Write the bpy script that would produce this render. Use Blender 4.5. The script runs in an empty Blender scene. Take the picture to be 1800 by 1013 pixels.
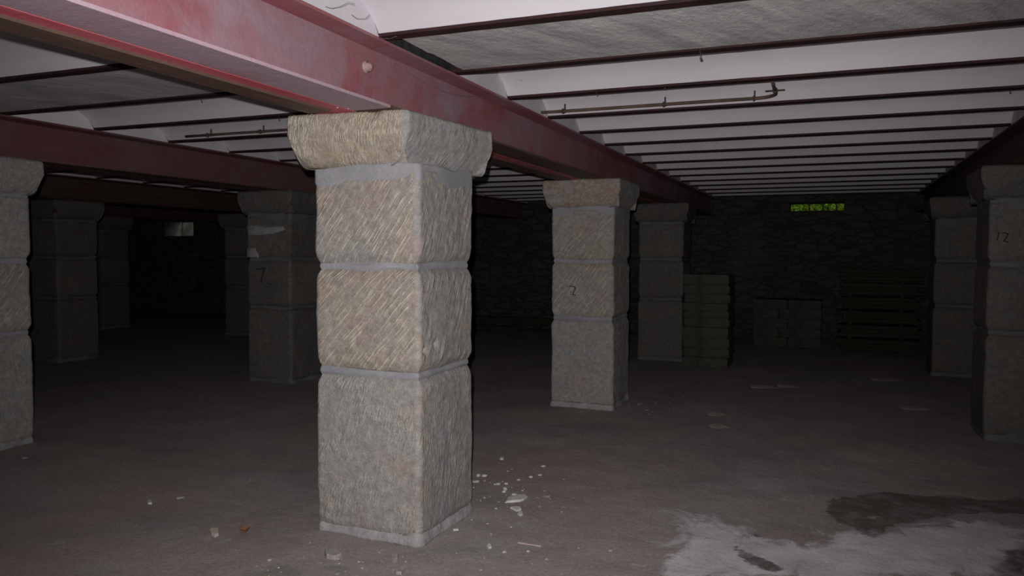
import bpy, bmesh, math, random
from mathutils import Vector, Matrix, noise
random.seed(7)
C = bpy.context.scene.collection
sc = bpy.context.scene

# ------------------------------------------------------------ camera
YAW, PITCH, ROLL, FPX = 0.397, -0.04436, 0.00304, 1348.0
CAMZ = 1.5
fw = Vector((-math.sin(YAW), math.cos(YAW), 0)); rt = Vector((math.cos(YAW), math.sin(YAW), 0)); up = Vector((0, 0, 1))
f2 = fw*math.cos(PITCH) + up*math.sin(PITCH); u2 = -fw*math.sin(PITCH) + up*math.cos(PITCH)
r3 = rt*math.cos(ROLL) + u2*math.sin(ROLL); u3 = -rt*math.sin(ROLL) + u2*math.cos(ROLL)
cam_d = bpy.data.cameras.new('camera'); cam = bpy.data.objects.new('camera', cam_d); C.objects.link(cam)
cam_d.sensor_width = 36.0; cam_d.lens = FPX/1800*36.0; cam_d.clip_start = 0.02; cam_d.clip_end = 200
M = Matrix((r3, u3, -f2)).transposed().to_4x4(); M.translation = Vector((0, 0, CAMZ)); cam.matrix_world = M
sc.camera = cam

# ------------------------------------------------------------ view, world, lights
sc.view_settings.view_transform = 'Standard'; sc.view_settings.look = 'None'
sc.view_settings.exposure = 0.0; sc.view_settings.gamma = 1.0
sc.view_settings.use_curve_mapping = False
w = bpy.data.worlds.new('world'); sc.world = w; w.use_nodes = True
bg = w.node_tree.nodes['Background']; bg.inputs[0].default_value = (0.80, 0.92, 0.85, 1); bg.inputs[1].default_value = 0.9

# weak daylight outside, on the foliage beyond the slit window
su = bpy.data.lights.new('daylight_sun', 'SUN'); suo = bpy.data.objects.new('daylight_sun', su); C.objects.link(suo)
su.energy = 1.8; su.color = (1.0, .97, .88); su.angle = math.radians(4); suo.location = (0, 20, 12)
suo.rotation_euler = Vector((-.12, -.45, -1)).to_track_quat('-Z', 'Y').to_euler()

# the on-camera flash that lit the photograph: a little above and left of the lens
fl = bpy.data.lights.new('camera_flash', 'SPOT'); flo = bpy.data.objects.new('camera_flash', fl); C.objects.link(flo)
fl.energy = 530; fl.color = (1.0, 0.985, 0.985); fl.shadow_soft_size = 0.012
fl.spot_size = math.radians(104); fl.spot_blend = 1.0
aim = f2 + r3*(-0.02) + u3*0.10
flo.rotation_euler = aim.to_track_quat('-Z', 'Y').to_euler()
flo.location = Vector((0, 0, CAMZ)) + r3*(-0.035) + u3*0.07 - f2*0.02

def gp(x, y, z=0.0):
    """a point of the place at height z seen at pixel x, y of the photograph"""
    d = f2 + r3*((x-900)/FPX) + u3*((506.5-y)/FPX)
    t = (z-CAMZ)/d.z
    return Vector((d.x*t, d.y*t, z))

# ------------------------------------------------------------ survey numbers
PX, PY, W = -1.953, 3.398, 0.636          # near corner and width of the front pillar's shaft
SX, SY = 3.764, 3.754                     # pillar grid
H, ZT = 2.222, 2.553                      # top of capitals, top of the girders / underside of the joists
J0, JS, SK = 3.290, 0.789, 0.0282         # first joist, spacing, skew
XN, XF = 0.087, 0.5275                    # near and far edge of the twin girder from the pillar face
YB = 14.7                                 # back wall
XL, XR, YF = -19.6, 8.4, -3.4
def jy(k, x): return J0 + k*JS + SK*x

# ------------------------------------------------------------ helpers
def obj(name, bm, mats, parent=None, smooth=True, recalc=True):
    me = bpy.data.meshes.new(name)
    if recalc: bmesh.ops.recalc_face_normals(bm, faces=bm.faces)
    for f in bm.faces: f.smooth = smooth
    bm.to_mesh(me); bm.free()
    if not isinstance(mats, (list, tuple)): mats = [mats]
    for m in mats: me.materials.append(m)
    o = bpy.data.objects.new(name, me); C.objects.link(o)
    if parent: o.parent = parent
    return o
def tag(o, label, cat, group=None):
    o['label'] = label; o['category'] = cat; o['kind'] = 'thing'
    if group: o['group'] = group
    return o
def thing(name, label, cat, loc=(0, 0, 0), group=None):
    o = bpy.data.objects.new(name, None); C.objects.link(o); o.location = loc; o.empty_display_size = .1
    return tag(o, label, cat, group)
def struct(name, bm, m, smooth=False, label=None, recalc=True):
    o = obj(name, bm, m, None, smooth, recalc); o['kind'] = 'structure'
    if label: o['label'] = label
    return o
def sub(o, lv=1):
    return o
def add_box(bm, x0, x1, y0, y1, z0, z1, mat=0):
    v = [bm.verts.new((x, y, z)) for x in (x0, x1) for y in (y0, y1) for z in (z0, z1)]
    for q in ((0,1,3,2),(4,6,7,5),(0,4,5,1),(2,3,7,6),(0,2,6,4),(1,5,7,3)):
        f = bm.faces.new([v[i] for i in q]); f.material_index = mat
    return v
def add_tube(bm, pts, r, n=8, mat=0, caps=True):
    rings = []
    for i, p in enumerate(pts):
        p = Vector(p); a = Vector(pts[max(i-1, 0)]); b = Vector(pts[min(i+1, len(pts)-1)])
        t = (b-a).normalized(); s = t.cross(Vector((0, 0, 1)) if abs(t.z) < .9 else Vector((1, 0, 0))).normalized(); q = s.cross(t)
        rr = r[i] if isinstance(r, (list, tuple)) else r
        rings.append([bm.verts.new(p + (s*math.cos(2*math.pi*k/n) + q*math.sin(2*math.pi*k/n))*rr) for k in range(n)])
    for a, b in zip(rings, rings[1:]):
        for k in range(n):
            bm.faces.new((a[k], a[(k+1) % n], b[(k+1) % n], b[k])).material_index = mat
    if caps:
        bm.faces.new(rings[0][::-1]); bm.faces.new(rings[-1])
def nz(x, y, z=0.0): return noise.noise(Vector((x, y, z)))
def sm(a, b, x):
    t = max(0.0, min(1.0, (x-a)/(b-a))); return t*t*(3-2*t)

# ------------------------------------------------------------ materials
class NT:
    def __init__(self, name, rough=0.9):
        self.m = bpy.data.materials.new(name); self.m.use_nodes = True
        self.t = self.m.node_tree; self.b = self.t.nodes['Principled BSDF']
        self.b.inputs['Roughness'].default_value = rough; self.b.inputs['Specular IOR Level'].default_value = 0.25
    def n(self, typ, **k):
        q = self.t.nodes.new(typ)
        for a, v in k.items(): setattr(q, a, v)
        return q
    def l(self, a, b): self.t.links.new(a, b)
    def co(self, kind='Object'):
        return self.n('ShaderNodeTexCoord').outputs[kind]
    def mapn(self, src, scale=(1, 1, 1), rot=(0, 0, 0), loc=(0, 0, 0)):
        q = self.n('ShaderNodeMapping'); q.inputs['Scale'].default_value = scale; q.inputs['Rotation'].default_value = rot; q.inputs['Location'].default_value = loc
        self.l(src, q.inputs[0]); return q.outputs[0]
    def noise(self, src, scale, detail=4, rough=.55, dist=0.0):
        q = self.n('ShaderNodeTexNoise'); q.inputs['Scale'].default_value = scale; q.inputs['Detail'].default_value = detail
        q.inputs['Roughness'].default_value = rough; q.inputs['Distortion'].default_value = dist
        self.l(src, q.inputs['Vector']); return q.outputs['Fac']
    def ramp(self, src, *stops):
        q = self.n('ShaderNodeValToRGB'); e = q.color_ramp.elements
        while len(e) < len(stops): e.new(0.5)
        for i, (p, c) in enumerate(stops):
            e[i].position = p; e[i].color = (c, c, c, 1) if isinstance(c, (int, float)) else (*c, 1)
        self.l(src, q.inputs[0]); return q.outputs[0]
    def mix(self, f, a, b, typ='MIX'):
        q = self.n('ShaderNodeMix', data_type='RGBA', blend_type=typ)
        for s, v in ((0, f), (6, a), (7, b)):
            if isinstance(v, (int, float)): q.inputs[s].default_value = v
            elif isinstance(v, tuple): q.inputs[s].default_value = (*v, 1)
            else: self.l(v, q.inputs[s])
        return q.outputs[2]
    def math(self, op, a, b=0.0):
        q = self.n('ShaderNodeMath', operation=op)
        for s, v in ((0, a), (1, b)):
            if isinstance(v, (int, float)): q.inputs[s].default_value = v
            else: self.l(v, q.inputs[s])
        return q.outputs[0]
    def bump(self, h, strength=.5, dist=.01):
        q = self.n('ShaderNodeBump'); q.inputs['Strength'].default_value = strength; q.inputs['Distance'].default_value = dist
        self.l(h, q.inputs['Height']); self.l(q.outputs[0], self.b.inputs['Normal'])
    def done(self, col):
        if isinstance(col, tuple): self.b.inputs['Base Color'].default_value = (*col, 1)
        else: self.l(col, self.b.inputs['Base Color'])
        return self.m

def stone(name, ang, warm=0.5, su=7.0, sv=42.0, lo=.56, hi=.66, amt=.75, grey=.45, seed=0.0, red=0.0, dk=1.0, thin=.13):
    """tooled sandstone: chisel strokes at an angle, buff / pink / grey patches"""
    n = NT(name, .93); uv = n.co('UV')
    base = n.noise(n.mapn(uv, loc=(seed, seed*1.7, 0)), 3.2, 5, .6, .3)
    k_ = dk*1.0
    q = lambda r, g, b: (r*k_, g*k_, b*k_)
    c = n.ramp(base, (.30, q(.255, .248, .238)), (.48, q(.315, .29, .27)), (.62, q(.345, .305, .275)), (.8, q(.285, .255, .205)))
    yel = n.ramp(n.noise(n.mapn(uv, loc=(seed+9, 4, 0)), 2.3, 3, .5), (.5-.22*warm, 0), (.72-.22*warm, 1))
    c = n.mix(n.math('MULTIPLY', yel, .6*warm), c, q(.35, .275, .185))
    pk = n.ramp(n.noise(n.mapn(uv, loc=(seed+31, 7, 0)), 4.5, 4, .6), (.50, 0), (.68, 1))
    c = n.mix(n.math('MULTIPLY', pk, .7), c, q(.335, .25, .225))
    if red: c = n.mix(n.math('MULTIPLY', n.ramp(n.noise(n.mapn(uv, loc=(seed+3, 1, 0)), 6, 4), (.42, 0), (.6, 1)), red), c, q(.31, .20, .16))
    rot = n.mapn(uv, rot=(0, 0, -math.radians(ang)))
    wn = n.n('ShaderNodeTexNoise'); wn.inputs['Scale'].default_value = 5; n.l(uv, wn.inputs['Vector'])
    wv_ = n.n('ShaderNodeVectorMath', operation='MULTIPLY_ADD'); n.l(wn.outputs['Color'], wv_.inputs[0]); wv_.inputs[1].default_value = (.035, .035, 0); n.l(rot, wv_.inputs[2])
    def dashes(sx_, sy_, off, thin):
        co = n.mapn(wv_.outputs[0], scale=(sx_, sy_, 1), loc=(seed*3+off, off, 0))
        v = n.n('ShaderNodeTexVoronoi', voronoi_dimensions='2D', feature='F1'); v.inputs['Scale'].default_value = 1; v.inputs['Randomness'].default_value = .9; n.l(co, v.inputs['Vector'])
        d = n.n('ShaderNodeVectorMath', operation='SUBTRACT'); n.l(co, d.inputs[0]); n.l(v.outputs['Position'], d.inputs[1])
        sp = n.n('ShaderNodeSeparateXYZ'); n.l(d.outputs[0], sp.inputs[0])
        du = n.ramp(n.math('ABSOLUTE', sp.outputs[0]), (.28, 1), (.46, 0)); dv = n.ramp(n.math('ABSOLUTE', sp.outputs[1]), (thin*.4, 1), (thin*1.6, 0))
        return n.math('MULTIPLY', du, dv)
    st = n.noise(n.mapn(rot, scale=(su*1.3, sv, 1), loc=(seed, 0, 0)), 1.0, 3, .55, .3)
    s = n.math('MAXIMUM', dashes(su, sv, 0, thin), n.math('MULTIPLY', dashes(su*1.5, sv*1.3, 13, thin), .6))
    brk = n.ramp(n.noise(n.mapn(uv, loc=(seed+2, seed, 0)), 5.0, 4, .65), (lo-.14, 0.0), (hi-.06, 1))
    s2 = n.math('MULTIPLY', s, brk)
    g = n.ramp(n.noise(n.mapn(uv, loc=(seed+21, 3, 0)), 2.6, 5, .65, .6), (.60-.3*grey, 0), (.78-.3*grey, 1))
    c = n.mix(n.math('MULTIPLY', g, .8), c, q(.295, .295, .292))
    c = n.mix(n.math('MULTIPLY', s2, amt), c, q(.53, .475, .385))
    fine = n.noise(uv, 110, 4, .75)
    c = n.mix(.6, c, n.ramp(fine, (.3, .30), (.7, .70)), 'OVERLAY')
    mid = n.noise(uv, 24, 5, .68)
    c = n.mix(.55, c, n.ramp(mid, (.35, .32), (.65, .68)), 'OVERLAY')
    dkp = n.ramp(n.noise(n.mapn(uv, loc=(seed+5, 9, 0)), 13, 4, .7), (.60, 0), (.74, 1))
    c = n.mix(n.math('MULTIPLY', dkp, .28), c, q(.20, .185, .17))
    h = n.math('ADD', n.math('MULTIPLY', s2, .55), n.math('MULTIPLY', n.math('MULTIPLY', st, brk), 1.0))
    h = n.math('ADD', h, n.math('MULTIPLY', fine, .30)); h = n.math('ADD', h, n.math('MULTIPLY', mid, 1.0))
    n.bump(h, .6, .010)
    return n.done(c)
def plain(name, c0, c1, scale=6, rough=.9, bumps=.4, coord='Object', bscale=40, dist=.006, spec=.25, stretch=(1, 1, 1)):
    n = NT(name, rough); n.b.inputs['Specular IOR Level'].default_value = spec
    co = n.mapn(n.co(coord), scale=stretch)
    c = n.ramp(n.noise(co, scale, 5, .6, .3), (.35, c0), (.65, c1))
    f = n.noise(co, bscale, 4, .65)
    c = n.mix(.35, c, n.ramp(f, (.3, .35), (.7, .65)), 'OVERLAY')
    n.bump(f, bumps, dist)
    return n.done(c)

MS = {
 'cap_y':   stone('stone_cap_buff', 80, 1.0, 22, 70, .50, .60, .9, .12, 1.3, thin=.22),
 'cap_g':   stone('stone_cap_grey', 60, .25, 12, 40, .60, .72, .35, .75, 2.1),
 'diag':    stone('stone_diagonal_tooling', 52, .45, 6.5, 25, .50, .62, .95, .26, 3.7, thin=.10),
 'diag_b':  stone('stone_diagonal_tooling_buff', 47, .7, 6, 25, .48, .60, .95, .22, 5.2, thin=.10),
 'steep':   stone('stone_steep_tooling', 66, .25, 7, 30, .60, .72, .40, .55, 6.4),
 'peck':    stone('stone_pecked', 72, .25, 20, 52, .56, .68, .45, .66, 7.9, thin=.2),
 'peck_b':  stone('stone_pecked_side', 78, .15, 18, 54, .58, .70, .35, .7, 8.8, thin=.2),
 'red_cap': stone('stone_cap_red', 40, .3, 20, 60, .50, .62, .8, .10, 11.0, red=.8, thin=.2),
 'plainst': stone('stone_weathered', 60, .3, 9, 40, .60, .72, .35, .55, 12.5),
 'leftst':  stone('stone_weathered_tooled', 112, .2, 9, 40, .56, .68, .35, .6, 13.5),
 'sooty':   stone('stone_dark', 60, .3, 9, 40, .60, .72, .35, .45, 15.5, dk=.42),  # same sandstone with a lower colour multiplier, for the back and right pillars
 'darkst_d': stone('stone_dark_tooled', 50, .3, 9, 40, .56, .68, .45, .35, 17.5, dk=.48),
}
M_mortar = plain('mortar_smooth_grey', (.265, .265, .285), (.345, .335, .355), 5, .85, .35, bscale=60)
M_mortar_pale = plain('mortar_pale', (.30, .29, .285), (.40, .385, .38), 9, .9, .8, bscale=35, dist=.01)
M_mark = plain('black_paint_mark', (.02, .02, .02), (.05, .045, .04), 40, .8, .2)
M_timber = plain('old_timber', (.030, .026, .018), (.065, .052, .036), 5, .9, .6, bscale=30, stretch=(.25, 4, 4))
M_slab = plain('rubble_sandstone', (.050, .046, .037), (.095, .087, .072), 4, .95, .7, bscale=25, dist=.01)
M_chip = plain('stone_chip', (.32, .29, .27), (.45, .41, .38), 20, .95, .6, bscale=70)
M_chip_w = plain('plaster_chip', (.62, .59, .57), (.75, .72, .70), 20, .9, .4, bscale=70)
M_chip_p = plain('pink_plaster_chip', (.60, .46, .42), (.72, .58, .52), 20, .9, .4, bscale=70)
M_leafdry = plain('dry_leaf', (.30, .12, .05), (.42, .20, .09), 30, .8, .3)
M_thread = plain('cobweb_grey', (.10, .10, .10), (.22, .21, .20), 30, .95, .1)
M_conduit = plain('rusty_conduit', (.075, .05, .04), (.15, .10, .08), 12, .7, .5, bscale=60)

def paint(name, dust, redn, seedv, rusty=0.0, dark=1.0, gain=1.0):
    n = NT(name, .62); n.b.inputs['Specular IOR Level'].default_value = .35
    co = n.mapn(n.co('Object'), loc=(seedv, seedv, 0), scale=(1, .55, 1))
    a = n.noise(co, 2.1, 5, .6, .5)
    c = n.ramp(a, (.32, (.29*dark, .175*dark, .195*dark)), (.48, (.31*dark, .135*dark, .15*dark)), (.64, (.28*dark, .085*dark, .10*dark)), (.80, (.31*dark, .15*dark, .16*dark)))
    d = n.ramp(n.noise(n.mapn(n.co('Object'), loc=(seedv+4, 2, 1)), 1.6, 6, .62, .8), (.62-.3*dust, 0), (.86-.3*dust, 1))
    c = n.mix(n.math('MULTIPLY', d, .8), c, (.30*dark, .235*dark, .275*dark))
    if gain != 1: c = n.mix(1.0, c, gain if isinstance(gain, tuple) else (gain, gain, gain), 'MULTIPLY')
    sp = n.ramp(n.noise(n.co('Object'), 34, 5, .7), (.68, 0), (.76, 1))
    c = n.mix(n.math('MULTIPLY', sp, .45), c, (.06, .04, .04))
    if rusty:
        r = n.ramp(n.noise(n.mapn(n.co('Object'), scale=(2, .35, 2)), 9, 5, .65), (.26, 0), (.48, 1))
        c = n.mix(n.math('MULTIPLY', r, rusty), c, (.115, .070, .052))
    f = n.noise(n.co('Object'), 60, 4, .65)
    c = n.mix(.3, c, n.ramp(f, (.3, .36), (.7, .64)), 'OVERLAY')
    n.bump(n.math('ADD', f, n.math('MULTIPLY', n.noise(n.co('Object'), 11, 3), 1.4)), .35, .005)
    return n.done(c)
M_vdred = paint('very_dark_red_paint', .1, 1, 20.0, rusty=.6, dark=.22)  # same paint ramp, much darker, for the outer girder rows
M_dred = paint('dark_red_paint', .15, 1, 24.0, rusty=.35, dark=.62)
M_mortar_dark = plain('mortar_dark', (.12, .125, .125), (.17, .17, .17), 5, .9, .4, bscale=60)  # darker mortar tone for the dark stone pillars
M_web = paint('red_lead_paint_web', .62, 1, 0.0)
M_bolt = plain('dusty_pink_bolt_paint', (.33, .20, .20), (.40, .27, .27), 30, .7, .3)
M_lilac = paint('dusty_lilac_paint', 1.25, 1, 5.0, gain=1.45)
M_redl = paint('bright_red_lead_paint', .0, 1, 29.0, gain=(1.9, 1.05, 1.1))
M_red = paint('red_lead_paint', .22, 1, 9.0)
M_rusty = paint('rusted_red_paint', .0, 1, 14.0, rusty=1.0, dark=.75)
def joist_mat():
    n = NT('dark_red_joist_paint', .75); co = n.mapn(n.co('Object'), scale=(.6, 3, 3))
    c = n.ramp(n.noise(co, 7, 5, .7), (.3, (.016, .012, .012)), (.55, (.040, .014, .015)), (.75, (.065, .026, .026)))
    n.bump(n.noise(co, 40, 4), .6, .006)
    return n.done(c)
M_joist = joist_mat()

def ceiling_mat():
    n = NT('whitewashed_vault_plaster', .92); co = n.co('Object')
    a = n.noise(n.mapn(co, scale=(.5, 1, 1)), 2.2, 5, .6)
    c = n.ramp(a, (.3, (.60, .56, .60)), (.5, (.66, .62, .655)), (.7, (.69, .65, .665)))
    st = n.ramp(n.noise(n.mapn(co, scale=(1, .5, 1), loc=(3, 1, 0)), 3.3, 6, .7), (.60, 0), (.74, 1))
    c = n.mix(n.math('MULTIPLY', st, .22), c, (.40, .38, .37))
    sp = n.ramp(n.noise(co, 28, 4, .6), (.70, 0), (.76, 1))
    c = n.mix(n.math('MULTIPLY', sp, .35), c, (.20, .18, .18))
    n.bump(n.noise(co, 30, 5, .6), .3, .004)
    return n.done(c)
def slab_mat():
    n = NT('bare_concrete_infill', .95); co = n.co('Object')
    d = n.mapn(n.mapn(co, rot=(0, 0, math.radians(-62))), scale=(.8, 6, 1))
    a = n.noise(d, 1.5, 5, .62, .4)
    c = n.ramp(a, (.30, (.37, .355, .36)), (.50, (.56, .54, .535)), (.70, (.72, .70, .685)))
    b = n.ramp(n.noise(n.mapn(co, scale=(1, 1.6, 1)), 9, 6, .72), (.42, 0), (.68, 1))
    c = n.mix(n.math('MULTIPLY', b, .5), c, (.68, .66, .64))
    dk = n.ramp(n.noise(n.mapn(co, loc=(7, 0, 0)), 3.1, 4), (.55, 0), (.72, 1))
    c = n.mix(n.math('MULTIPLY', dk, .45), c, (.32, .28, .32))
    h = n.math('ADD', n.noise(co, 24, 6, .75), n.noise(n.mapn(co, scale=(3, 1, 1)), 14, 4, .7))
    n.bump(h, .8, .012)
    return n.done(c)
M_ceil = ceiling_mat(); M_slabc = slab_mat()
M_gap = plain('dark_gap_shade', (.015, .017, .016), (.05, .05, .048), 14, .95, .6)  # near-black faces: the shade inside the slab slot is put into the colour

def wall_mat():
    n = NT('rubble_masonry', .95); co = n.mapn(n.co('Object'), scale=(3.2, 3.2, 8.5))
    v = n.n('ShaderNodeTexVoronoi', feature='F1'); v.inputs['Scale'].default_value = 1.0; n.l(co, v.inputs['Vector'])
    e = n.n('ShaderNodeTexVoronoi', feature='DISTANCE_TO_EDGE'); e.inputs['Scale'].default_value = 1.0; n.l(co, e.inputs['Vector'])
    hs = n.n('ShaderNodeHueSaturation'); hs.inputs['Saturation'].default_value = .15; n.l(v.outputs['Color'], hs.inputs['Color'])
    c = n.mix(.6, (.060, .064, .056), hs.outputs[0], 'OVERLAY')
    c = n.mix(.4, c, (.060, .064, .056))
    c = n.mix(n.ramp(e.outputs['Distance'], (.02, 1), (.08, 0)), c, (.042, .045, .040))
    lm = n.ramp(n.noise(n.co('Object'), 1.1, 4, .6), (.52, 0), (.68, 1))
    c = n.mix(n.math('MULTIPLY', lm, .4), c, (.11, .11, .11))
    c = n.mix(.5, c, n.ramp(n.noise(n.co('Object'), 22, 5, .7), (.3, .3), (.7, .7)), 'OVERLAY')
    n.bump(n.math('ADD', n.ramp(e.outputs['Distance'], (.0, 0), (.2, 1)), n.noise(n.co('Object'), 20, 4)), .8, .03)
    return n.done(c)
M_wall = wall_mat()
M_reveal = plain('daylit_reveal', (.08, .08, .072), (.17, .165, .15), 7, .9, .6, bscale=18)  # lighter than the wall: daylight on the left reveal painted into the colour

def floor_mat():
    n = NT('trodden_earth_and_cement', .93); co = n.co('Object')
    at = n.n('ShaderNodeAttribute', attribute_name='patches'); sep = n.n('ShaderNodeSeparateColor'); n.l(at.outputs['Color'], sep.inputs[0])
    a = n.noise(co, 1.3, 6, .6, .4)
    c = n.ramp(a, (.32, (.27, .255, .245)), (.5, (.36, .325, .315)), (.68, (.43, .385, .375)))
    pk = n.ramp(n.noise(n.mapn(co, loc=(11, 3, 0)), .8, 4, .6), (.36, 0), (.62, 1))
    c = n.mix(n.math('MULTIPLY', pk, .7), c, (.40, .315, .30))
    wob = n.math('MULTIPLY', n.math('SUBTRACT', n.noise(co, 4.5, 8, .72, .8), .5), 2.6)
    pale = n.ramp(n.math('ADD', sep.outputs[0], wob), (.30, 0), (.66, 1))
    c = n.mix(pale, c, n.ramp(n.noise(co, 5, 5), (.35, (.60, .575, .60)), (.65, (.76, .735, .765))))
    dark = n.ramp(n.math('ADD', sep.outputs[1], wob), (.42, 0), (.62, 1))
    c = n.mix(n.math('MULTIPLY', dark, n.ramp(n.noise(n.mapn(co, loc=(2, 9, 0)), 6, 6, .7), (.38, .45), (.55, .92))), c, (.13, .112, .098))
    moss = n.ramp(n.math('ADD', sep.outputs[2], wob), (.40, 0), (.65, 1))
    c = n.mix(n.math('MULTIPLY', moss, .45), c, (.19, .23, .16))
    g1 = n.noise(co, 60, 5, .75); g2 = n.noise(co, 17, 5, .7)
    sp = n.ramp(n.noise(co, 38, 3, .6), (.69, 0), (.73, 1))
    c = n.mix(n.math('MULTIPLY', sp, .6), c, (.09, .075, .07))
    lt = n.ramp(n.noise(n.mapn(co, loc=(5, 8, 0)), 30, 4, .7), (.66, 0), (.74, 1))
    c = n.mix(n.math('MULTIPLY', lt, .35), c, (.62, .57, .55))
    c = n.mix(.6, c, n.ramp(g1, (.3, .30), (.7, .70)), 'OVERLAY')
    n.bump(n.math('ADD', n.math('MULTIPLY', g1, .5), g2), .55, .010)
    return n.done(c)
M_floor = floor_mat()

# ------------------------------------------------------------ floor
def frange(a, b, s):
    n = max(1, int(round((b-a)/s))); return [a+(b-a)*i/n for i in range(n)]
def poly(pts): return [gp(x, y) for x, y in pts]
PALE = [(poly([(1110, 1030), (1150, 965), (1195, 905), (1260, 890), (1300, 915), (1335, 932), (1400, 942), (1450, 930), (1520, 922), (1600, 918), (1700, 905), (1830, 925), (1830, 1030)]), .26, .95),
        (poly([(1345, 878), (1380, 870), (1400, 880), (1375, 888)]), .12, .55), (poly([(1560, 905), (1580, 900), (1640, 903), (1635, 912), (1590, 914)]), .03, .9),
        (poly([(1650, 884), (1700, 882), (1760, 890), (1740, 896), (1690, 893)]), .04, .8), (poly([(1505, 908), (1540, 905), (1560, 909), (1530, 913)]), .03, .8)]
DARK = [(poly([(1440, 895), (1452, 878), (1500, 866), (1570, 860), (1640, 866), (1730, 872), (1830, 868), (1830, 905), (1760, 902), (1700, 906), (1650, 913), (1590, 924), (1574, 932), (1572, 942), (1535, 952), (1512, 938), (1490, 925), (1460, 915)]), .10, 1.0),
        (poly([(1282, 952), (1295, 948), (1310, 962), (1340, 975), (1365, 983), (1392, 998), (1370, 1006), (1335, 996), (1300, 985)]), .035, .9),
        (poly([(1305, 930), (1340, 930), (1385, 944), (1360, 947), (1320, 938)]), .03, .75), (poly([(1720, 985), (1760, 960), (1830, 950), (1830, 1030), (1740, 1030)]), .14, 1.0),
        (poly([(1480, 985), (1530, 984), (1535, 990), (1500, 991)]), .03, .6)]
MOSS = [(gp(500, 1000), .14, .07), (gp(590, 995), .12, .05), (gp(455, 1008), .1, .05)]
def pfall(lst, x, y):
    m = 0.0
    for P, soft, amp in lst:
        n = len(P); ins = False; dm = 9e9; px_, py_ = P[-1].x, P[-1].y
        for v in P:
            if (v.y > y) != (py_ > y) and x < (px_-v.x)*(y-v.y)/(py_-v.y)+v.x: ins = not ins
            dx, dy = px_-v.x, py_-v.y; t = max(0, min(1, ((x-v.x)*dx+(y-v.y)*dy)/(dx*dx+dy*dy+1e-12)))
            dm = min(dm, math.hypot(x-v.x-t*dx, y-v.y-t*dy)); px_, py_ = v.x, v.y
        d = dm if ins else -dm
        m = max(m, amp*sm(-soft, soft, d))
    return m
def fall(lst, x, y):
    m = 0.0
    for c, a, b in lst:
        d = math.hypot((x-c.x)/a, (y-c.y)/b); m = max(m, 1-sm(.35, 1.6, d))
    return m
xs = frange(XL, -6, .4)+frange(-6, -3.2, .12)+frange(-3.2, 2.4, .035)+frange(2.4, XR, .4)+[XR]
ys = frange(YF, 2.2, .35)+frange(2.2, 6.4, .035)+frange(6.4, 9, .10)+frange(9, YB, .22)+[YB+.02]
bm = bmesh.new(); lay = bm.loops.layers.color.new('patches')
def fz(x, y): return .010*nz(x*1.1, y*1.1)+.006*nz(x*4, y*4, 3)+.003*nz(x*14, y*14, 7)-.010
g = [[bm.verts.new((x, y, fz(x, y))) for x in xs] for y in ys]
cc = {}
for j, y in enumerate(ys):
    for i, x in enumerate(xs): near_ = -1.5 < x < 2.4 and 2.6 < y < 6.3; cc[g[j][i]] = (pfall(PALE, x, y) if near_ else 0, pfall(DARK, x, y) if near_ else 0, fall(MOSS, x, y), 1)
for j in range(len(ys)-1):
    for i in range(len(xs)-1):
        f = bm.faces.new((g[j][i], g[j][i+1], g[j+1][i+1], g[j+1][i]))
        for lp in f.loops: lp[lay] = cc[lp.vert]
struct('floor', bm, M_floor, True, recalc=False)

# ------------------------------------------------------------ walls
WIN = [(-.754, .15, 2.285, 2.432), (-15.80, -14.84, 1.93, 2.292)]
bm = bmesh.new()
def cuts(a, b, s, marks):
    pts = sorted([a, b]+[m for m in marks if a < m < b]); out = []
    for p, q in zip(pts, pts[1:]): out += frange(p, q, min(s, q-p))
    return out+[b]
wx = cuts(XL, XR, .07, [v for q in WIN for v in q[:2]]); wz = cuts(-.05, 2.86, .06, [v for q in WIN for v in q[2:]])
def stones(x, z, s=0.0):
    d, p = noise.voronoi(Vector((x*2.1+s, z*5.0+s, s+.15*nz(x*3, z*3))))
    return sm(.0, .34, d[1]-d[0])
def wv(x, z):
    k = 1.0
    for a, b, c, d in WIN:
        dx = max(a-x, x-b, 0); dz = max(c-z, z-d, 0); k = min(k, sm(.0, .18, math.hypot(dx, dz)))
    return bm.verts.new((x, YB-k*(.055*stones(x, z)+.04*nz(x*.9, z*.9)+.012*nz(x*9, z*9)), z))
g = [[wv(x, z) for x in wx] for z in wz]
for j in range(len(wz)-1):
    for i in range(len(wx)-1):
        mx, mz = (wx[i]+wx[i+1])/2, (wz[j]+wz[j+1])/2
        if any(a < mx < b and c < mz < d for a, b, c, d in WIN): continue
        bm.faces.new((g[j][i], g[j][i+1], g[j+1][i+1], g[j+1][i]))
for a, b, c, d in WIN:       # reveals through the thick wall
    y0, y1 = YB, YB+.5
    P = [(a, c), (b, c), (b, d), (a, d)]
    for (x0, z0), (x1, z1) in zip(P, P[1:]+P[:1]):
        bm.faces.new([bm.verts.new(v) for v in ((x0, y0, z0), (x1, y0, z1), (x1, y1, z1), (x0, y1, z0))]).material_index = 1 if a < -5 else 0
x_marks = [XL-.5] + [v for q in sorted(WIN) for v in q[:2]] + [XR+.5]
for i in range(0, len(x_marks)-1):   # outer skin of the wall
    x0, x1 = x_marks[i], x_marks[i+1]
    if i % 2 == 0: zr = [(-.3, 3.1)]
    else:
        q = sorted(WIN)[i//2]; zr = [(-.3, q[2]), (q[3], 3.1)]
    for z0, z1 in zr: bm.faces.new([bm.verts.new(v) for v in ((x0, YB+.5, z0), (x1, YB+.5, z0), (x1, YB+.5, z1), (x0, YB+.5, z1))])
struct('wall_back', bm, [M_wall, M_reveal], True, recalc=False)
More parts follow.
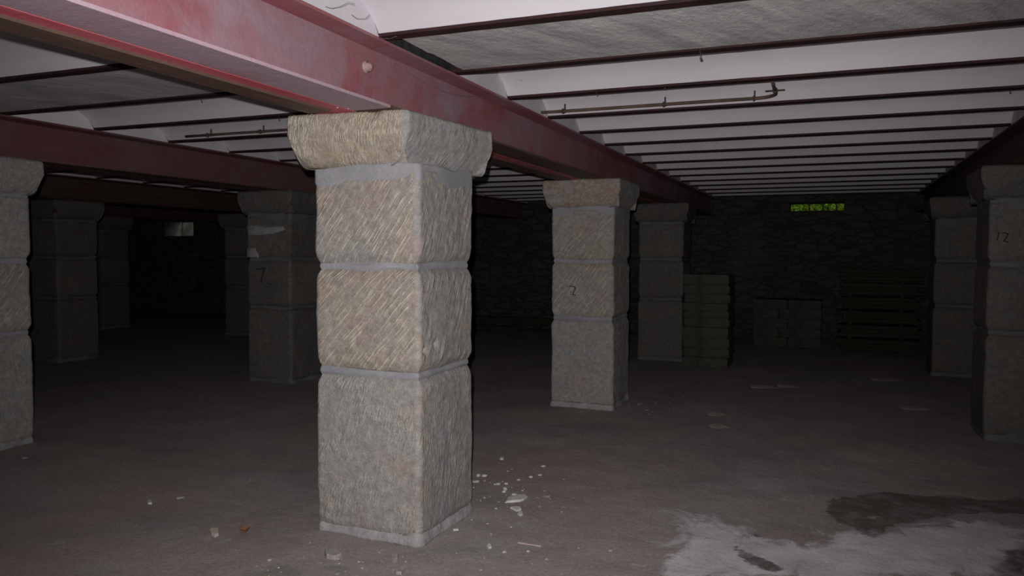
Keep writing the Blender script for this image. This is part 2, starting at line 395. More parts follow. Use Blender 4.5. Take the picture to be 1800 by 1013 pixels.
for nm, x0, x1, y0, y1 in (('wall_left', XL-.5, XL, YF-.5, YB+.5), ('wall_right', XR, XR+.5, YF-.5, YB+.5), ('wall_front', XL-.5, XR+.5, YF-.5, YF)):
    bm = bmesh.new(); add_box(bm, x0, x1, y0, y1, -.3, 3.1); struct(nm, bm, M_wall)

# ------------------------------------------------------------ ceiling: jack arches between joists, one bay bare and flat
bm = bmesh.new()
KS = range(-8, 15)
FE = .030
rows = list(range(-4, 3))
spans = []
edge = XL
for i in rows:
    spans.append((edge, PX-XF+i*SX, i-1)); edge = PX-XN+i*SX
spans.append((edge, XR, rows[-1]))
RISE = .165
def quad(pts, m=0):
    f = bm.faces.new([bm.verts.new(p) for p in pts]); f.material_index = m
for k in KS:
    flat = (k == 0)
    for xa, xb, row in spans:
        near = xa > -7
        if flat:
            gx = xa
            if row == 0: gx = xa+.062
            n = max(2, int((xb-gx)/.05)) if near else 6
            m = 14 if near else 3
            grid = []
            for a in range(n+1):
                x = gx+(xb-gx)*a/n; col = []
                for b in range(m+1):
                    t = b/m; y0 = jy(k, x)+FE; y1 = jy(k+1, x)-FE; y = y0+(y1-y0)*t
                    e = .012*nz(y*22, 3) if (a == 0 and row == 0) else 0
                    col.append(bm.verts.new((x+e, y, ZT+.001+.005*(nz(x*3, y*5)+.6*nz(x*15, y*15)) if 0 < b < m else ZT)))
                grid.append(col)
            for a in range(n):
                for b in range(m):
                    bm.faces.new((grid[a][b], grid[a][b+1], grid[a+1][b+1], grid[a+1][b])).material_index = 1
            if row == 0:   # open slot between the slab and the girder
                y0, y1 = jy(k, gx)+FE, jy(k+1, gx)-FE
                for b in range(m):
                    p, q = grid[0][b].co, grid[0][b+1].co
                    quad([p, q, (q.x, q.y, ZT+.2), (p.x, p.y, ZT+.2)], 2)
                quad([(xa-.1, y0, ZT+.13), (xa-.1, y1, ZT+.13), (gx+.03, y1, ZT+.13), (gx+.03, y0, ZT+.13)], 2)
                quad([(xa-.02, y0, ZT), (xa-.02, y1, ZT), (xa-.02, y1, ZT+.2), (xa-.02, y0, ZT+.2)], 2)
        else:
            n = max(2, int((xb-xa)/(.10 if near else .8))); m = 16
            grid = []
            for a in range(n+1):
                x = xa+(xb-xa)*a/n; col = []
                for b in range(m+1):
                    t = b/m; y0 = jy(k, x)+FE; y1 = jy(k+1, x)-FE
                    zz = RISE*(1-(2*t-1)**2)**.8 if 0 < b < m else 0
                    col.append(bm.verts.new((x, y0+(y1-y0)*t, ZT+zz+(.004*nz(x*1.5, t*3+k*7) if 0 < b < m else 0))))
                grid.append(col)
            for a in range(n):
                for b in range(m): bm.faces.new((grid[a][b], grid[a][b+1], grid[a+1][b+1], grid[a+1][b]))
            for col, rev in ((grid[0], False), (grid[-1], True)):   # the plastered lunettes above the girders
                for b in range(m):
                    p, q = col[b].co, col[b+1].co
                    if b == 0: quad([(p.x, p.y, ZT-.0118), (q.x, q.y, ZT-.0118), q])
                    elif b == m-1: quad([(p.x, p.y, ZT-.0118), (q.x, q.y, ZT-.0118), p])
                    else: quad([(p.x, p.y, ZT-.0118), (q.x, q.y, ZT-.0118), q, p])
# short flat strip against the back wall and one against the front wall, and the floor deck above
quad([(XL, jy(15, XL)+FE, ZT), (XR, jy(15, XR)+FE, ZT), (XR, YB+.02, ZT), (XL, YB+.02, ZT)])
quad([(XL, YF-.02, ZT), (XR, YF-.02, ZT), (XR, jy(-8, XR)-FE, ZT), (XL, jy(-8, XL)-FE, ZT)])
add_box(bm, XL-.5, XR+.5, YF-.5, YB+.5, ZT+.30, ZT+.55)
ce = struct('ceiling', bm, [M_ceil, M_slabc, M_gap], True, recalc=False)

ORD = 'zeroth first second third fourth fifth sixth seventh eighth ninth tenth eleventh twelfth thirteenth fourteenth fifteenth sixteenth'.split()
for k in range(0, 16):
    bm = bmesh.new(); xsj = frange(XL+.02, -6, .5)+frange(-6, 3.5, .035 if k < 4 else .12)+frange(3.5, XR-.02, .5)+[XR-.02]
    prev = None
    for x in xsj:
        y = jy(k, x); r1 = .003*nz(x*9, k*3.1)+.0025*nz(x*31, k); r2 = .003*nz(x*8, k*3.1+50)+.0025*nz(x*29, k+9)
        z0 = ZT-.011+.001*nz(x*12, k*2); z1 = ZT+.004
        sec = [(y-.037+r1, z0), (y+.037+r2, z0), (y+.037+r2, z1), (y+.005, z1+.004), (y+.005, ZT+.12), (y-.005, ZT+.12), (y-.005, z1+.004), (y-.037+r1, z1)]
        ring = [bm.verts.new((x, a, b)) for a, b in sec]
        if prev:
            for a in range(8): bm.faces.new((prev[a], prev[(a+1) % 8], ring[(a+1) % 8], ring[a]))
        else: bm.faces.new(ring)
        prev = ring
    bm.faces.new(prev[::-1])
    o = obj('ceiling_joist', bm, M_joist, None, False)
    desc = ('near edge of the bare concrete bay' if k == 0 else 'far edge of the bare concrete bay' if k == 1 else 'carrying the pipe bend\'s upper end' if k == 2 else
            'just beyond the long pipe run' if k == 3 else 'last before the back wall' if k == 15 else ORD[k+1]+' one out from the camera')
    tag(o, 'dark red steel ceiling joist, '+desc, 'joist', 'dark steel joists between the whitewashed vaults')

# ------------------------------------------------------------ twin steel girders
def ibeam(xc, wd, y0, y1, mats, label, group, bolt=None, slope=0.0):
    zb, zt = H, ZT-.012
    t = thing('steel_girder', label, 'girder', (xc, y0, zb), group)
    L = y1-y0; hh = zt-zb; ft = .016
    n = max(2, int(L/.12))
    def strip(secs, name, mat):
        b = bmesh.new(); prev = None
        for i in range(n+1):
            y = L*i/n
            ring = [b.verts.new((px, y, pz)) for px, pz in secs(y)]
            m = len(ring)
            if prev:
                for a in range(m):
                    b.faces.new((prev[a], prev[(a+1) % m], ring[(a+1) % m], ring[a]))
            else: b.faces.new(ring)
            prev = ring
        b.faces.new(prev[::-1])
        return obj(name, b, mat, t, False)
    e = wd/2
    def flange(zl, zh, inner):
        def f(y):
            r = .0015*nz(y*7, xc*3, zl*9)
            if inner > 0: return [(-e, zl), (e+r, zl), (e+r, zh-.002), (.012, zh+.010), (-.012, zh+.010), (-e, zh-.002)]
            return [(-e, zh), (e+r, zh), (e+r, zl+.002), (.012, zl-.010), (-.012, zl-.010), (-e, zl+.002)]
        return f
    strip(flange(0, ft, 1), 'bottom_flange', mats[1])
    strip(flange(hh-ft, hh, -1), 'top_flange', mats[2])
    strip(lambda y: [(-.006, ft+.008), (.006, ft+.008), (.006, hh-ft-.008), (-.006, hh-ft-.008)], 'web', mats[0])
    if bolt:
        b = bmesh.new(); by, bz = bolt[0]-y0, bolt[1]-zb
        prof = [(.030, .004), (.030, .012), (.021, .013), (.021, .030), (.017, .034), (.012, .034), (.011, .042), (0.001, .043)]
        prev = None
        for r, x in prof:
            sides = 18
            ring = [b.verts.new((x+.004, by+r*math.cos(2*math.pi*q/sides), bz+r*math.sin(2*math.pi*q/sides))) for q in range(sides)]
            if prev:
                for q in range(sides): b.faces.new((prev[q], prev[(q+1) % sides], ring[(q+1) % sides], ring[q]))
            prev = ring
        b.faces.new(prev)
        obj('bolt', b, M_bolt, t)
    return t
BW = .216
for i in (-4, -3, -2, -1, 0, 1):
    xn = PX-XN+i*SX-BW/2; xf = PX-XF+i*SX+BW/2
    row = {0: 'over the front pillar', -1: 'over the left-hand row', -2: 'over the second row left', -3: 'over the third row left', -4: 'over the farthest row left', 1: 'over the right-hand row'}[i]
    if i == 0:
        a = ibeam(xn, BW, YF+.05, 3.30, [M_web, M_lilac, M_red], 'pink-red steel girder running from the camera to the front pillar, bolt in its web', 'steel girders over the front pillar row', bolt=(3.235, 2.415))
        b = ibeam(xn, BW, 3.3015, YB-.06, [M_web, M_rusty, M_red], 'red steel girder running from the front pillar away to the back wall', 'steel girders over the front pillar row')
        fb = ibeam(xf, BW, YF+.05, YB-.06, [M_red, M_redl, M_red], 'rust-edged red steel girder on the far side of the pair over the front pillar', 'steel girders over the front pillar row')
        for ya, yb_ in ((YF+.05, 3.235), (4.17, 7.05), (7.88, 10.7)):     # rusted cover plate riveted under the outer part of the flange
            bq = bmesh.new(); prev = None; n_ = int((yb_-ya)/.04)
            for q_ in range(n_+1):
                y = ya+(yb_-ya)*q_/n_; e_ = .033+.007*nz(y*3, 1)+.003*nz(y*14, 2)
                sec = [(-.108, -.011), (e_-.004, -.011), (e_, -.004), (e_, .0), (-.108, .0)]
                ring = [bq.verts.new((a_, y-(YF+.05), b_)) for a_, b_ in sec]
                if prev:
                    for c_ in range(5): bq.faces.new((prev[c_], prev[(c_+1) % 5], ring[(c_+1) % 5], ring[c_]))
                else: bq.faces.new(ring)
                prev = ring
            bq.faces.new(prev[::-1]); pl_ = obj('cover_plate', bq, M_rusty, fb, False); pl_['label'] = 'rust-brown cover plate'
    else:
        ibeam(xn, BW, YF+.05, YB-.06, [M_dred, M_rusty, M_dred] if i == -1 else [M_vdred]*3, 'dark red steel girder %s, right of its pair' % row, 'steel girders '+row)
        ibeam(xf, BW, YF+.05, YB-.06, [M_dred]*3 if i == -1 else [M_vdred]*3, 'dark red steel girder %s, left of its pair' % row, 'steel girders '+row)

# ------------------------------------------------------------ stone pillars
def block(name, corners, z0, z1, parent, mats, n_side, n_z, inset, seed, rough=.006, groove=.0035, ang=(52, 68, 60, 60), fr=.03, org=(0, 0), joint_wave=0.0, topnoise=0.0, dips=()):
    """one dressed block: rounded plan, profile inset(t) towards the axis, chisel relief"""
    bm = bmesh.new(); uvl = bm.loops.layers.uv.new('UVMap')
    cx = sum(c[0] for c in corners)/4; cy = sum(c[1] for c in corners)/4
    per = []      # (x, y, nx, ny, side, u)
    for s in range(4):
        a = Vector(corners[s]); b = Vector(corners[(s+1) % 4]); prv = Vector(corners[(s-1) % 4])
        d = (b-a).normalized(); nrm = Vector((d.y, -d.x)); L = (b-a).length
        dp = (a-prv).normalized(); np_ = Vector((dp.y, -dp.x))
        cc_ = a - np_*fr - nrm*fr if abs(d.dot(dp)) < .2 else a-np_*fr-nrm*fr
        for q in (.25, .5, .75):
            nn = (np_*(1-q)+nrm*q).normalized(); p = cc_+nn*fr
            per.append((p.x, p.y, nn.x, nn.y, s, fr*q))
        for q in range(n_side+1):
            u = fr+(L-2*fr)*q/n_side; p = a+d*u
            per.append((p.x, p.y, nrm.x, nrm.y, s, u))
    rings = []
    hgt = z1-z0
    for j in range(n_z+1):
        t = j/n_z
        t = t if n_z < 12 else t
        z = z0+hgt*t; ring = []
        for x, y, nx, ny, s, u in per:
            d = -inset(t, hgt)
            th = math.radians(ang[s]); a1 = u*math.cos(th)+z*math.sin(th); b1 = -u*math.sin(th)+z*math.cos(th)
            k = sm(0, .05, min(t, 1-t)*hgt)
            if groove: d += groove*k*(1.6*nz(a1*9+s*7, b1*40+seed, seed))*sm(-.25, .35, nz(x*6+seed, y*6, z*6))
            d += rough*(nz(x*4+seed, y*4, z*4)*1.3+.6*nz(x*13, y*13+seed, z*13)*k)
            zz = z
            if joint_wave and (j < 3 or j > n_z-3): zz += joint_wave*nz(x*5+seed, y*5, seed)
            if topnoise and j == n_z: zz += topnoise*(nz(x*7+seed, y*7, 3)-.3)
            for (ds, du, dz_, dr, dd) in dips:
                if ds == s: d -= dd*(1-sm(0, dr, math.hypot(u-du, z-dz_)))
            ring.append(bm.verts.new((x+nx*d-org[0], y+ny*d-org[1], zz)))
        rings.append(ring)
    m = len(per)
    for j in range(n_z):
        for i in range(m):
            i2 = (i+1) % m
            f = bm.faces.new((rings[j][i], rings[j][i2], rings[j+1][i2], rings[j+1][i]))
            s = per[i2][4] if per[i][4] != per[i2][4] else per[i][4]
            f.material_index = s if len(mats) > s else 0
            us = [per[i][5] if per[i][4] == s else 0.0, per[i2][5], per[i2][5], per[i][5] if per[i][4] == s else 0.0]
            zs = [z0+hgt*j/n_z]*2+[z0+hgt*(j+1)/n_z]*2
            for lp, uu, vv in zip(f.loops, us, zs): lp[uvl].uv = (uu+s*3.7+seed*.13, vv)
    for ring, z, fl_ in ((rings[0], z0, True), (rings[-1], z1, False)):
        c = bm.verts.new((cx-org[0], cy-org[1], sum(v.co.z for v in ring)/m))
        for i in range(m):
            q = (ring[i], c, ring[(i+1) % m]) if not fl_ else (ring[(i+1) % m], c, ring[i])
            f = bm.faces.new(q[::-1] if False else q); f.material_index = 0
            for lp in f.loops: lp[uvl].uv = (lp.vert.co.x+20, lp.vert.co.y)
    return obj(name, bm, mats, parent)

def prof_shaft(t, h):
    d = min(t, 1-t)*h
    return .028*max(0, 1-d/.06)**1.7
def prof_joint(t, h): return .016+.016*abs(2*t-1)**1.5
def prof_neck(t, h): return .002+.010*max(0, t-.8)/.2
def prof_base(t, h): return -.007*(1-t)+.016*t**2-.001
def prof_cap(t, h):
    a = .085*max(0, 1-t/.62)**1.25
    if t < .12: a += .030*(1-t/.12)**2
    if t > .94: a += .010*((t-.94)/.06)**2
    return a

def rect(x0, x1, y0, y1): return [(x0, y0), (x1, y0), (x1, y1), (x0, y1)]
def pillar(i, j, label, mats, dx=0, dy=0, wx_=W, wy_=W, nside=30, seed=0, cap=None, g=.0024, cp=.077, dips=None):
    x0 = PX-W+i*SX+dx; x1 = x0+wx_; y0 = PY+j*SY+dy; y1 = y0+wy_
    ox, oy = (x0+x1)/2, (y0+y1)/2
    t = thing('stone_pillar', label, 'pillar', (ox, oy, 0), 'tooled sandstone pillars of the undercroft')
    R = rect(x0, x1, y0, y1); org = (ox, oy); dips = dips or {}
    wob = lambda s: [(x+.006*nz(x*9, y*9, seed+s), y+.006*nz(x*9+5, y*9, seed+s)) for x, y in R]
    nz_ = lambda h: max(6, int(h/(wx_/nside)*.9))
    block('stone_block', wob(1), .012, .855, t, mats['b3'], nside, nz_(.84), prof_shaft, seed+1, groove=g, ang=(74, 80, 70, 70), org=org, joint_wave=.006, dips=dips.get(3, ()))
    block('stone_block', wob(2), .885, 1.418, t, mats['b2'], nside, nz_(.53), prof_shaft, seed+2, groove=g*1.2, org=org, joint_wave=.006, dips=dips.get(2, ()))
    block('stone_block', wob(3), 1.446, 1.925, t, mats['b1'], nside, nz_(.48), lambda q, h: prof_shaft(min(q, .6), h), seed+3, groove=g*1.2, org=org, joint_wave=.005, dips=dips.get(1, ()))
    block('mortar_joint', R, .838, .902, t, [mats.get('m', M_mortar)], nside, 8, prof_joint, seed+4, rough=.008, groove=0, org=org, joint_wave=.012)
    block('mortar_joint', R, 1.400, 1.464, t, [mats.get('m', M_mortar)], nside, 8, prof_joint, seed+5, rough=.008, groove=0, org=org, joint_wave=.012)
    ins = .004
    nk = rect(x0-ins, x1+ins, y0-ins, y1+ins)
    block('mortar_neck', nk, 1.855, 1.962, t, [mats.get('m', M_mortar)], max(6, nside//2), 8, lambda q, h: .010*(1-sm(0, .25, q))+.003, seed+6, rough=.004, groove=0, org=org, joint_wave=.020)
    block('mortar_skirt', R, -.012, .058, t, [mats.get('m', M_mortar_pale)], max(8, nside), 6, prof_base, seed+7, rough=.020, groove=0, org=org, joint_wave=.0, topnoise=.11)
    cr = cap or rect(x0-cp, x1+cp, y0-cp, y1+cp)
    block('capital', cr, 1.948, H-.002, t, mats['cap'], nside, nz_(.27), prof_cap, seed+8, groove=g*1.1, ang=(80, 60, 70, 70), org=org, fr=.022, rough=.007, topnoise=0.004, dips=dips.get(0, ()))
    return t
def mark(parent, face, strokes, th=.007):
    """painted strokes on a block face; face = function (u, z) -> world point just proud of the stone"""
    for st in strokes:
        bm = bmesh.new()
        for (u0, z0), (u1, z1) in zip(st, st[1:]):
            d = Vector((u1-u0, z1-z0)); n = Vector((-d.y, d.x)).normalized()*th/2; d = d.normalized()*th*.3
            q = [(u0-d.x+n.x, z0-d.y+n.y), (u1+d.x+n.x, z1+d.y+n.y), (u1+d.x-n.x, z1+d.y-n.y), (u0-d.x-n.x, z0-d.y-n.y)]
            fr_ = [bm.verts.new(face(a, b, 0)) for a, b in q]; bk = [bm.verts.new(face(a, b, .008)) for a, b in q]
            bm.faces.new(fr_); bm.faces.new(bk[::-1])
            for a in range(4): bm.faces.new((fr_[a], fr_[(a+1) % 4], bk[(a+1) % 4], bk[a]))
        obj('painted_mark', bm, M_mark, parent, False)

S = MS
front = {'b3': [S['peck'], S['peck_b'], S['peck_b'], S['peck_b']], 'b2': [S['diag_b'], S['steep'], S['steep'], S['steep']],
         'b1': [S['diag'], S['steep'], S['steep'], S['steep']], 'cap': [S['cap_y'], S['cap_g'], S['cap_g'], S['cap_g']]}
second = {'b3': [S['peck'], S['peck_b'], S['steep'], S['steep']], 'b2': [S['diag'], S['steep'], S['steep'], S['steep']],
          'b1': [S['diag'], S['steep'], S['steep'], S['steep']], 'cap': [S['red_cap'], S['cap_g'], S['cap_g'], S['cap_g']]}
dim = {'b3': [S['sooty']]*4, 'b2': [S['sooty'], S['darkst_d'], S['sooty'], S['darkst_d']], 'b1': [S['darkst_d'], S['sooty'], S['sooty'], S['sooty']], 'cap': [S['sooty']]*4, 'm': M_mortar_dark}
other = {'b3': [S['plainst']]*4, 'b2': [S['plainst'], S['diag'], S['plainst'], S['diag']], 'b1': [S['plainst']]*4, 'cap': [S['plainst'], S['peck'], S['plainst'], S['plainst']]}
p0 = pillar(0, 0, 'large front pillar of tooled buff sandstone with square capital under the pink girder', front, dx=.012, dy=-.005, wx_=.645, wy_=.632, nside=72, seed=1,
            cap=[(-2.645, 3.262), (-1.972, 3.335), (-1.872, 4.165), (-2.66, 4.13)], g=.0026,
            dips={0: [(0, .49, 2.222, .07, .03), (0, .05, 1.96, .06, .02)], 2: [(1, .06, 1.00, .03, .02), (1, .17, 1.02, .035, .022)]})
p1 = pillar(0, 1, 'second pillar behind the front one, reddish capital and a painted 7', second, dx=.012, dy=-.005, nside=40, seed=11)
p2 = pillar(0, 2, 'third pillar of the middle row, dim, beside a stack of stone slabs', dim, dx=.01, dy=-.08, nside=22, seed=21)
l0 = pillar(-1, 0, 'tooled stone pillar cut off by the left edge of the picture', {**other, 'b3': [S['plainst'], S['leftst'], S['plainst'], S['plainst']]}, dx=-.12, dy=.08, nside=36, seed=31)
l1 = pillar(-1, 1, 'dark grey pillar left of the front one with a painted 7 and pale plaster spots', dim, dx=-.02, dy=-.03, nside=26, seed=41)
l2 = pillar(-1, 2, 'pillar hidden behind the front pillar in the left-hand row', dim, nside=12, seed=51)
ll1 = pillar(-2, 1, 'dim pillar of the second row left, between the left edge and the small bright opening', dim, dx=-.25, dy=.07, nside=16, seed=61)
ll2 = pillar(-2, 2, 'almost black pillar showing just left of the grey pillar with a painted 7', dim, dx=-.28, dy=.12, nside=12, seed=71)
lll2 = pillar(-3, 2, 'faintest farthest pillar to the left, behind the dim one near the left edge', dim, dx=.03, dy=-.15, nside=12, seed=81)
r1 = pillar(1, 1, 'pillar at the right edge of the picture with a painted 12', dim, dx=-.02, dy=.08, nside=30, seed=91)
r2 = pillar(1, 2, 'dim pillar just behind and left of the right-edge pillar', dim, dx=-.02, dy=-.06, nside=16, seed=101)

def on(parent, fixed_y):
    ox, oy = parent.location.x, parent.location.y
    return lambda u, z, dp: (u-ox, fixed_y-oy-.006+dp, z)
def px_strokes(pts, yplane):     # strokes surveyed from the photograph onto the plane Y = yplane
    out = []
    for st in pts:
        q = []
        for x, y in st:
            d = f2 + r3*((x-900)/FPX) + u3*((506.5-y)/FPX); t = yplane/d.y
            q.append((d.x*t, CAMZ+d.z*t))
        out.append(q)
    return out
y1_ = PY+SY-.005
mark(p1, on(p1, y1_), px_strokes([[(1002, 503), (1010, 504.5), (1011.5, 506), (1007, 518), (1012, 519)]], y1_))
yl1 = PY+SY-.03
mark(l1, on(l1, yl1), px_strokes([[(450, 473), (457, 472.5), (466, 471), (463, 478), (461, 486), (459.5, 496)], [(473, 499), (476, 500)]], yl1), .010)
yr1 = PY+SY+.08
mark(r1, on(r1, yr1), px_strokes([[(1756, 408.5), (1752.5, 422)], [(1761.5, 410.5), (1766, 409.5), (1772, 412), (1769, 418), (1764, 424), (1772, 426)]], yr1), .008)
# pale plaster remains on the dark left pillar
for st in ([(445, 441), (440, 432)], [(490, 405), (445, 405)]): pass
def patch(parent, yplane, pts, name='plaster_patch'):
    q = px_strokes([pts], yplane)[0]; ox, oy = parent.location.x, parent.location.y
    bm = bmesh.new(); c = Vector((sum(a for a, b in q)/len(q), sum(b for a, b in q)/len(q)))
    fr_ = [bm.verts.new((a-ox, yplane-oy+.001, b)) for a, b in q]
    mid = [bm.verts.new(((a*.85+c.x*.15)-ox, yplane-oy-.014-.004*nz(a*30, b*30), b*.85+c.y*.15)) for a, b in q]
    cen = bm.verts.new((c.x-ox, yplane-oy-.017, c.y)); n = len(q)
    for a in range(n):
        bm.faces.new((fr_[a], fr_[(a+1) % n], mid[(a+1) % n], mid[a])); bm.faces.new((mid[a], mid[(a+1) % n], cen))
    o = obj(name, bm, M_mortar_pale, parent); o['label'] = 'pale plaster patch'
    return o
patch(l1, yl1, [(434, 437), (449, 436), (454, 446), (455, 453), (434, 452)])
patch(l1, yl1, [(434, 397), (452, 396), (470, 399), (498, 398), (502, 404), (480, 411), (455, 414), (436, 413)])

# ------------------------------------------------------------ conduit under the vaults
def jpt(k, x, dy, z): return (x, jy(k, x)+dy, z)
cz = ZT+.004
bm = bmesh.new()
yc = lambda x: jy(2, x)+ (5.465-jy(2, -.448))
path = [(x, yc(x), cz+.006*nz(x*.7, 2)) for x in [-5.45+.35*i for i in range(14)] if x < -.55]
bx = -.46
path += [(-.52, yc(-.5), cz)]
R_ = .13
for a in range(0, 10):
    th = a/9*math.pi/2
    path.append((-.50+R_*math.sin(th), yc(-.5)-R_*(1-math.cos(th)), cz))
path += [(-.37, yc(-.5)-.35, cz), (-.365, jy(2, -.36)+.06, cz+.002)]
conduit = thing('ceiling_pipe', 'thin rusty pipe run under the vaults, bent at its right end', 'pipe')
add_tube(bm, path, .011, 8); obj('pipe', bm, M_conduit, conduit)
for x in (-5.2, -4.62, -4.05, -3.3, -2.62, -1.87, -1.127, -.52):
    b = bmesh.new(); y = yc(x); z = cz
    add_tube(b, [(x-.006, y, z), (x+.006, y, z)], .019, 10)
    add_box(b, x-.007, x+.007, y+.012, y+.05, z-.004, z+.003); add_box(b, x-.007, x+.007, y-.04, y-.012, z-.004, z+.003)
    add_box(b, x-.005, x+.005, y+.040, y+.05, z, z+.06)
    obj('clip', b, M_conduit, conduit)
b = bmesh.new(); y = yc(-.5)-.22; add_tube(b, [(-.37, y-.006, cz), (-.37, y+.006, cz)], .018, 10); add_box(b, -.43, -.31, y-.005, y+.005, cz-.004, cz+.002); obj('clip', b, M_conduit, conduit)

# ------------------------------------------------------------ bits that hang from the ceiling
def hang(px, py, L, label, z=ZT-.012, r=.0016, blob=.006, lean=.0, cat='wire', name='hanging_wire'):
    p = gp(px, py, z); bm = bmesh.new()
    k = round((p.y-SK*p.x-J0)/JS); p.y = max(jy(k, p.x)-.033, min(jy(k, p.x)+.033, p.y))
    pts = [(p.x+lean*t+.002*nz(t*5, px), p.y+.002*nz(t*5, px, 3), z+.004-L*t) for t in [a/6 for a in range(7)]]
    add_tube(bm, pts, r, 6)
    if blob:
        bmesh.ops.create_icosphere(bm, subdivisions=1, radius=blob, matrix=Matrix.Translation(pts[-1]))
    tag(obj(name, bm, M_conduit, None, True), label, cat)
hang(1227, 84, .045, 'short wire with a dark blob hanging from the joist beyond the bare bay', r=.0018, blob=.008, lean=.006)
hang(1042, 158, .020, 'rusty hook under the joist left of the long pipe, nearer the girder', blob=.005, lean=.008, cat='hook', name='rusty_hook')
hang(1168, 150, .016, 'rusty hook under the joist above the middle of the long pipe', blob=.005, lean=-.006, cat='hook', name='rusty_hook')
hang(434, 190, .030, 'small dark hook under the left ceiling beside the front girder', blob=.006, lean=.006, cat='hook', name='rusty_hook')
hang(376, 179, .020, 'tiny dark hook in the left ceiling, farther left than its neighbour', blob=.005, lean=.006, cat='hook', name='rusty_hook')
hang(1765, 169, .016, 'tiny dark hook near the right end of the ceiling', blob=.006, lean=.0, cat='hook', name='rusty_hook')
# dark smear-like nail in the third vault
p = gp(1290, 122, ZT+.06); bm = bmesh.new()
add_tube(bm, [(p.x-.012, p.y-.03, ZT+.085), (p.x-.004, p.y-.005, ZT+.07), (p.x+.006, p.y+.01, ZT+.055), (p.x+.010, p.y+.03, ZT+.05)], [.002, .006, .005, .001], 6)
tag(obj('bent_nail', bm, M_conduit), 'bent dark nail sticking out of the white vault right of the hanging wire', 'nail')
def thread(pts, label, z=ZT-.0118):
    bm = bmesh.new(); P = []
    for a, b in zip(pts, pts[1:]):
        for t in range(6):
            q = t/6; P.append(gp(a[0]+(b[0]-a[0])*q+1.2*nz(q*4, a[0]), a[1]+(b[1]-a[1])*q+1.2*nz(q*4, a[1], 5), z))
    add_tube(bm, P, .0011, 5); tag(obj('cobweb_thread', bm, M_thread), label, 'cobweb', 'cobweb threads by the front girder')
thread([(572, 12), (585, 15), (602, 10), (612, 4), (625, 8)], 'dark cobweb thread curling across the white lunette above the girder')
thread([(618, 26), (628, 33), (642, 33), (652, 24)], 'dark cobweb thread drooping close above the near joist end')
thread([(664, 60), (672, 68), (685, 68), (700, 63)], 'dark cobweb thread hanging at the joint of near joist and girder')
# a long sagging cobweb on the girder web
bm = bmesh.new(); P = []
for a in range(30):
    t = a/29; P.append((PX-XN-BW/2+.017+.01*math.sin(math.pi*t), 3.45+1.0*t, 2.50-.055*math.sin(math.pi*t)))
add_tube(bm, P, .0012, 5); tag(obj('cobweb_thread', bm, M_thread), 'long dark cobweb thread sagging along the red girder past the bolt', 'cobweb', 'cobweb threads by the front girder')

# ------------------------------------------------------------ loose stones on the floor
def rock_bm(seed, flat=.5, sub_=2):
    bm = bmesh.new(); bmesh.ops.create_icosphere(bm, subdivisions=sub_, radius=1)
    rnd = random.Random(seed); pl = []
    for _ in range(7):
        v = Vector((rnd.uniform(-1, 1), rnd.uniform(-1, 1), rnd.uniform(-.8, 1))).normalized(); pl.append((v, rnd.uniform(.55, .85)))
    for v in bm.verts:
        c = v.co
        for n_, d_ in pl:
            k = c.dot(n_)
            if k > d_: c = c-n_*(k-d_)
        c = c*(1+.12*nz(c.x*2+seed, c.y*2, c.z*2))
        v.co = Vector((c.x, c.y*.8, c.z*flat))
    z0 = min(v.co.z for v in bm.verts)
    for v in bm.verts: v.co.z -= z0*.85
    return bm
ROCK = {}
for mi, mt in enumerate((M_chip, M_chip_w, M_chip_p, M_slab)):
    for s in range(5):
        b = rock_bm(s*3+mi*40, .38 if s % 2 else .55, 2)
        o = obj('stone_chip', b, mt, None, False); ROCK[(mi, s)] = o.data; bpy.data.objects.remove(o)
def stone_at(p, size, label, group=None, mi=0, s=None, name='stone_chip', sz=1.0, rz=None, cat='stone', sx=1.0, tilt=0):
    s = random.randrange(5) if s is None else s
    o = bpy.data.objects.new(name, ROCK[(mi, s)]); C.objects.link(o)
    o.location = (p[0], p[1], fz(p[0], p[1])-.001); o.scale = (size*sx, size, size*sz); o.rotation_euler = (tilt, 0, random.uniform(0, 6.3) if rz is None else rz)
    return tag(o, label, cat, group)
def clear(p):
    for i, j in ((0, 0), (0, 1)):
        x0 = PX-W+i*SX; y0 = PY+j*SY
        if x0-.04 < p.x < x0+W+.04 and y0-.04 < p.y < y0+W+.04: return False
    return True
# chosen ones
def chip_slab(pts, h, label, mt, name='plaster_slab', cat='plaster piece'):
    bm = bmesh.new(); q = [gp(x, y, 0) for x, y in pts]; n = len(q); c = sum(q, Vector())/n
    z = fz(c.x, c.y)-.004
    lo_ = [bm.verts.new((v.x, v.y, z)) for v in q]; mid = [bm.verts.new((v.x, v.y, z+h*.8)) for v in q]; hi_ = [bm.verts.new((v.x*.9+c.x*.1, v.y*.9+c.y*.1, z+h+.002*nz(v.x*30, v.y*30))) for v in q]
    for a, b in ((lo_, mid), (mid, hi_)):
        for i in range(n): bm.faces.new((a[i], a[(i+1) % n], b[(i+1) % n], b[i]))
    bm.faces.new(hi_); bm.faces.new(lo_[::-1])
    tag(obj(name, bm, mt, None, False), label, cat)
chip_slab([(889, 883), (915, 880), (921, 878), (927, 873), (923, 870), (912, 871), (893, 874)], .018, 'largest white plaster slab in the scatter right of the front pillar', M_chip_w)
chip_slab([(897, 893), (908, 899), (916, 896), (915, 892), (905, 891)], .014, 'second white plaster slab just in front of the largest one', M_chip_w)
chip_slab([(910, 904), (914, 907), (919, 905), (918, 901), (912, 900)], .012, 'small round white plaster piece in front of both white slabs', M_chip_w)
chip_slab([(368, 932), (371, 930), (385, 930), (384, 940), (377, 943), (372, 940)], .016, 'pinkish white chip lying alone left of the pillar foot', M_chip_p)
chip_slab([(259, 880), (263, 877), (268, 879), (267, 883), (260, 883)], .014, 'small bright white chip alone on the floor far left', M_chip_w)
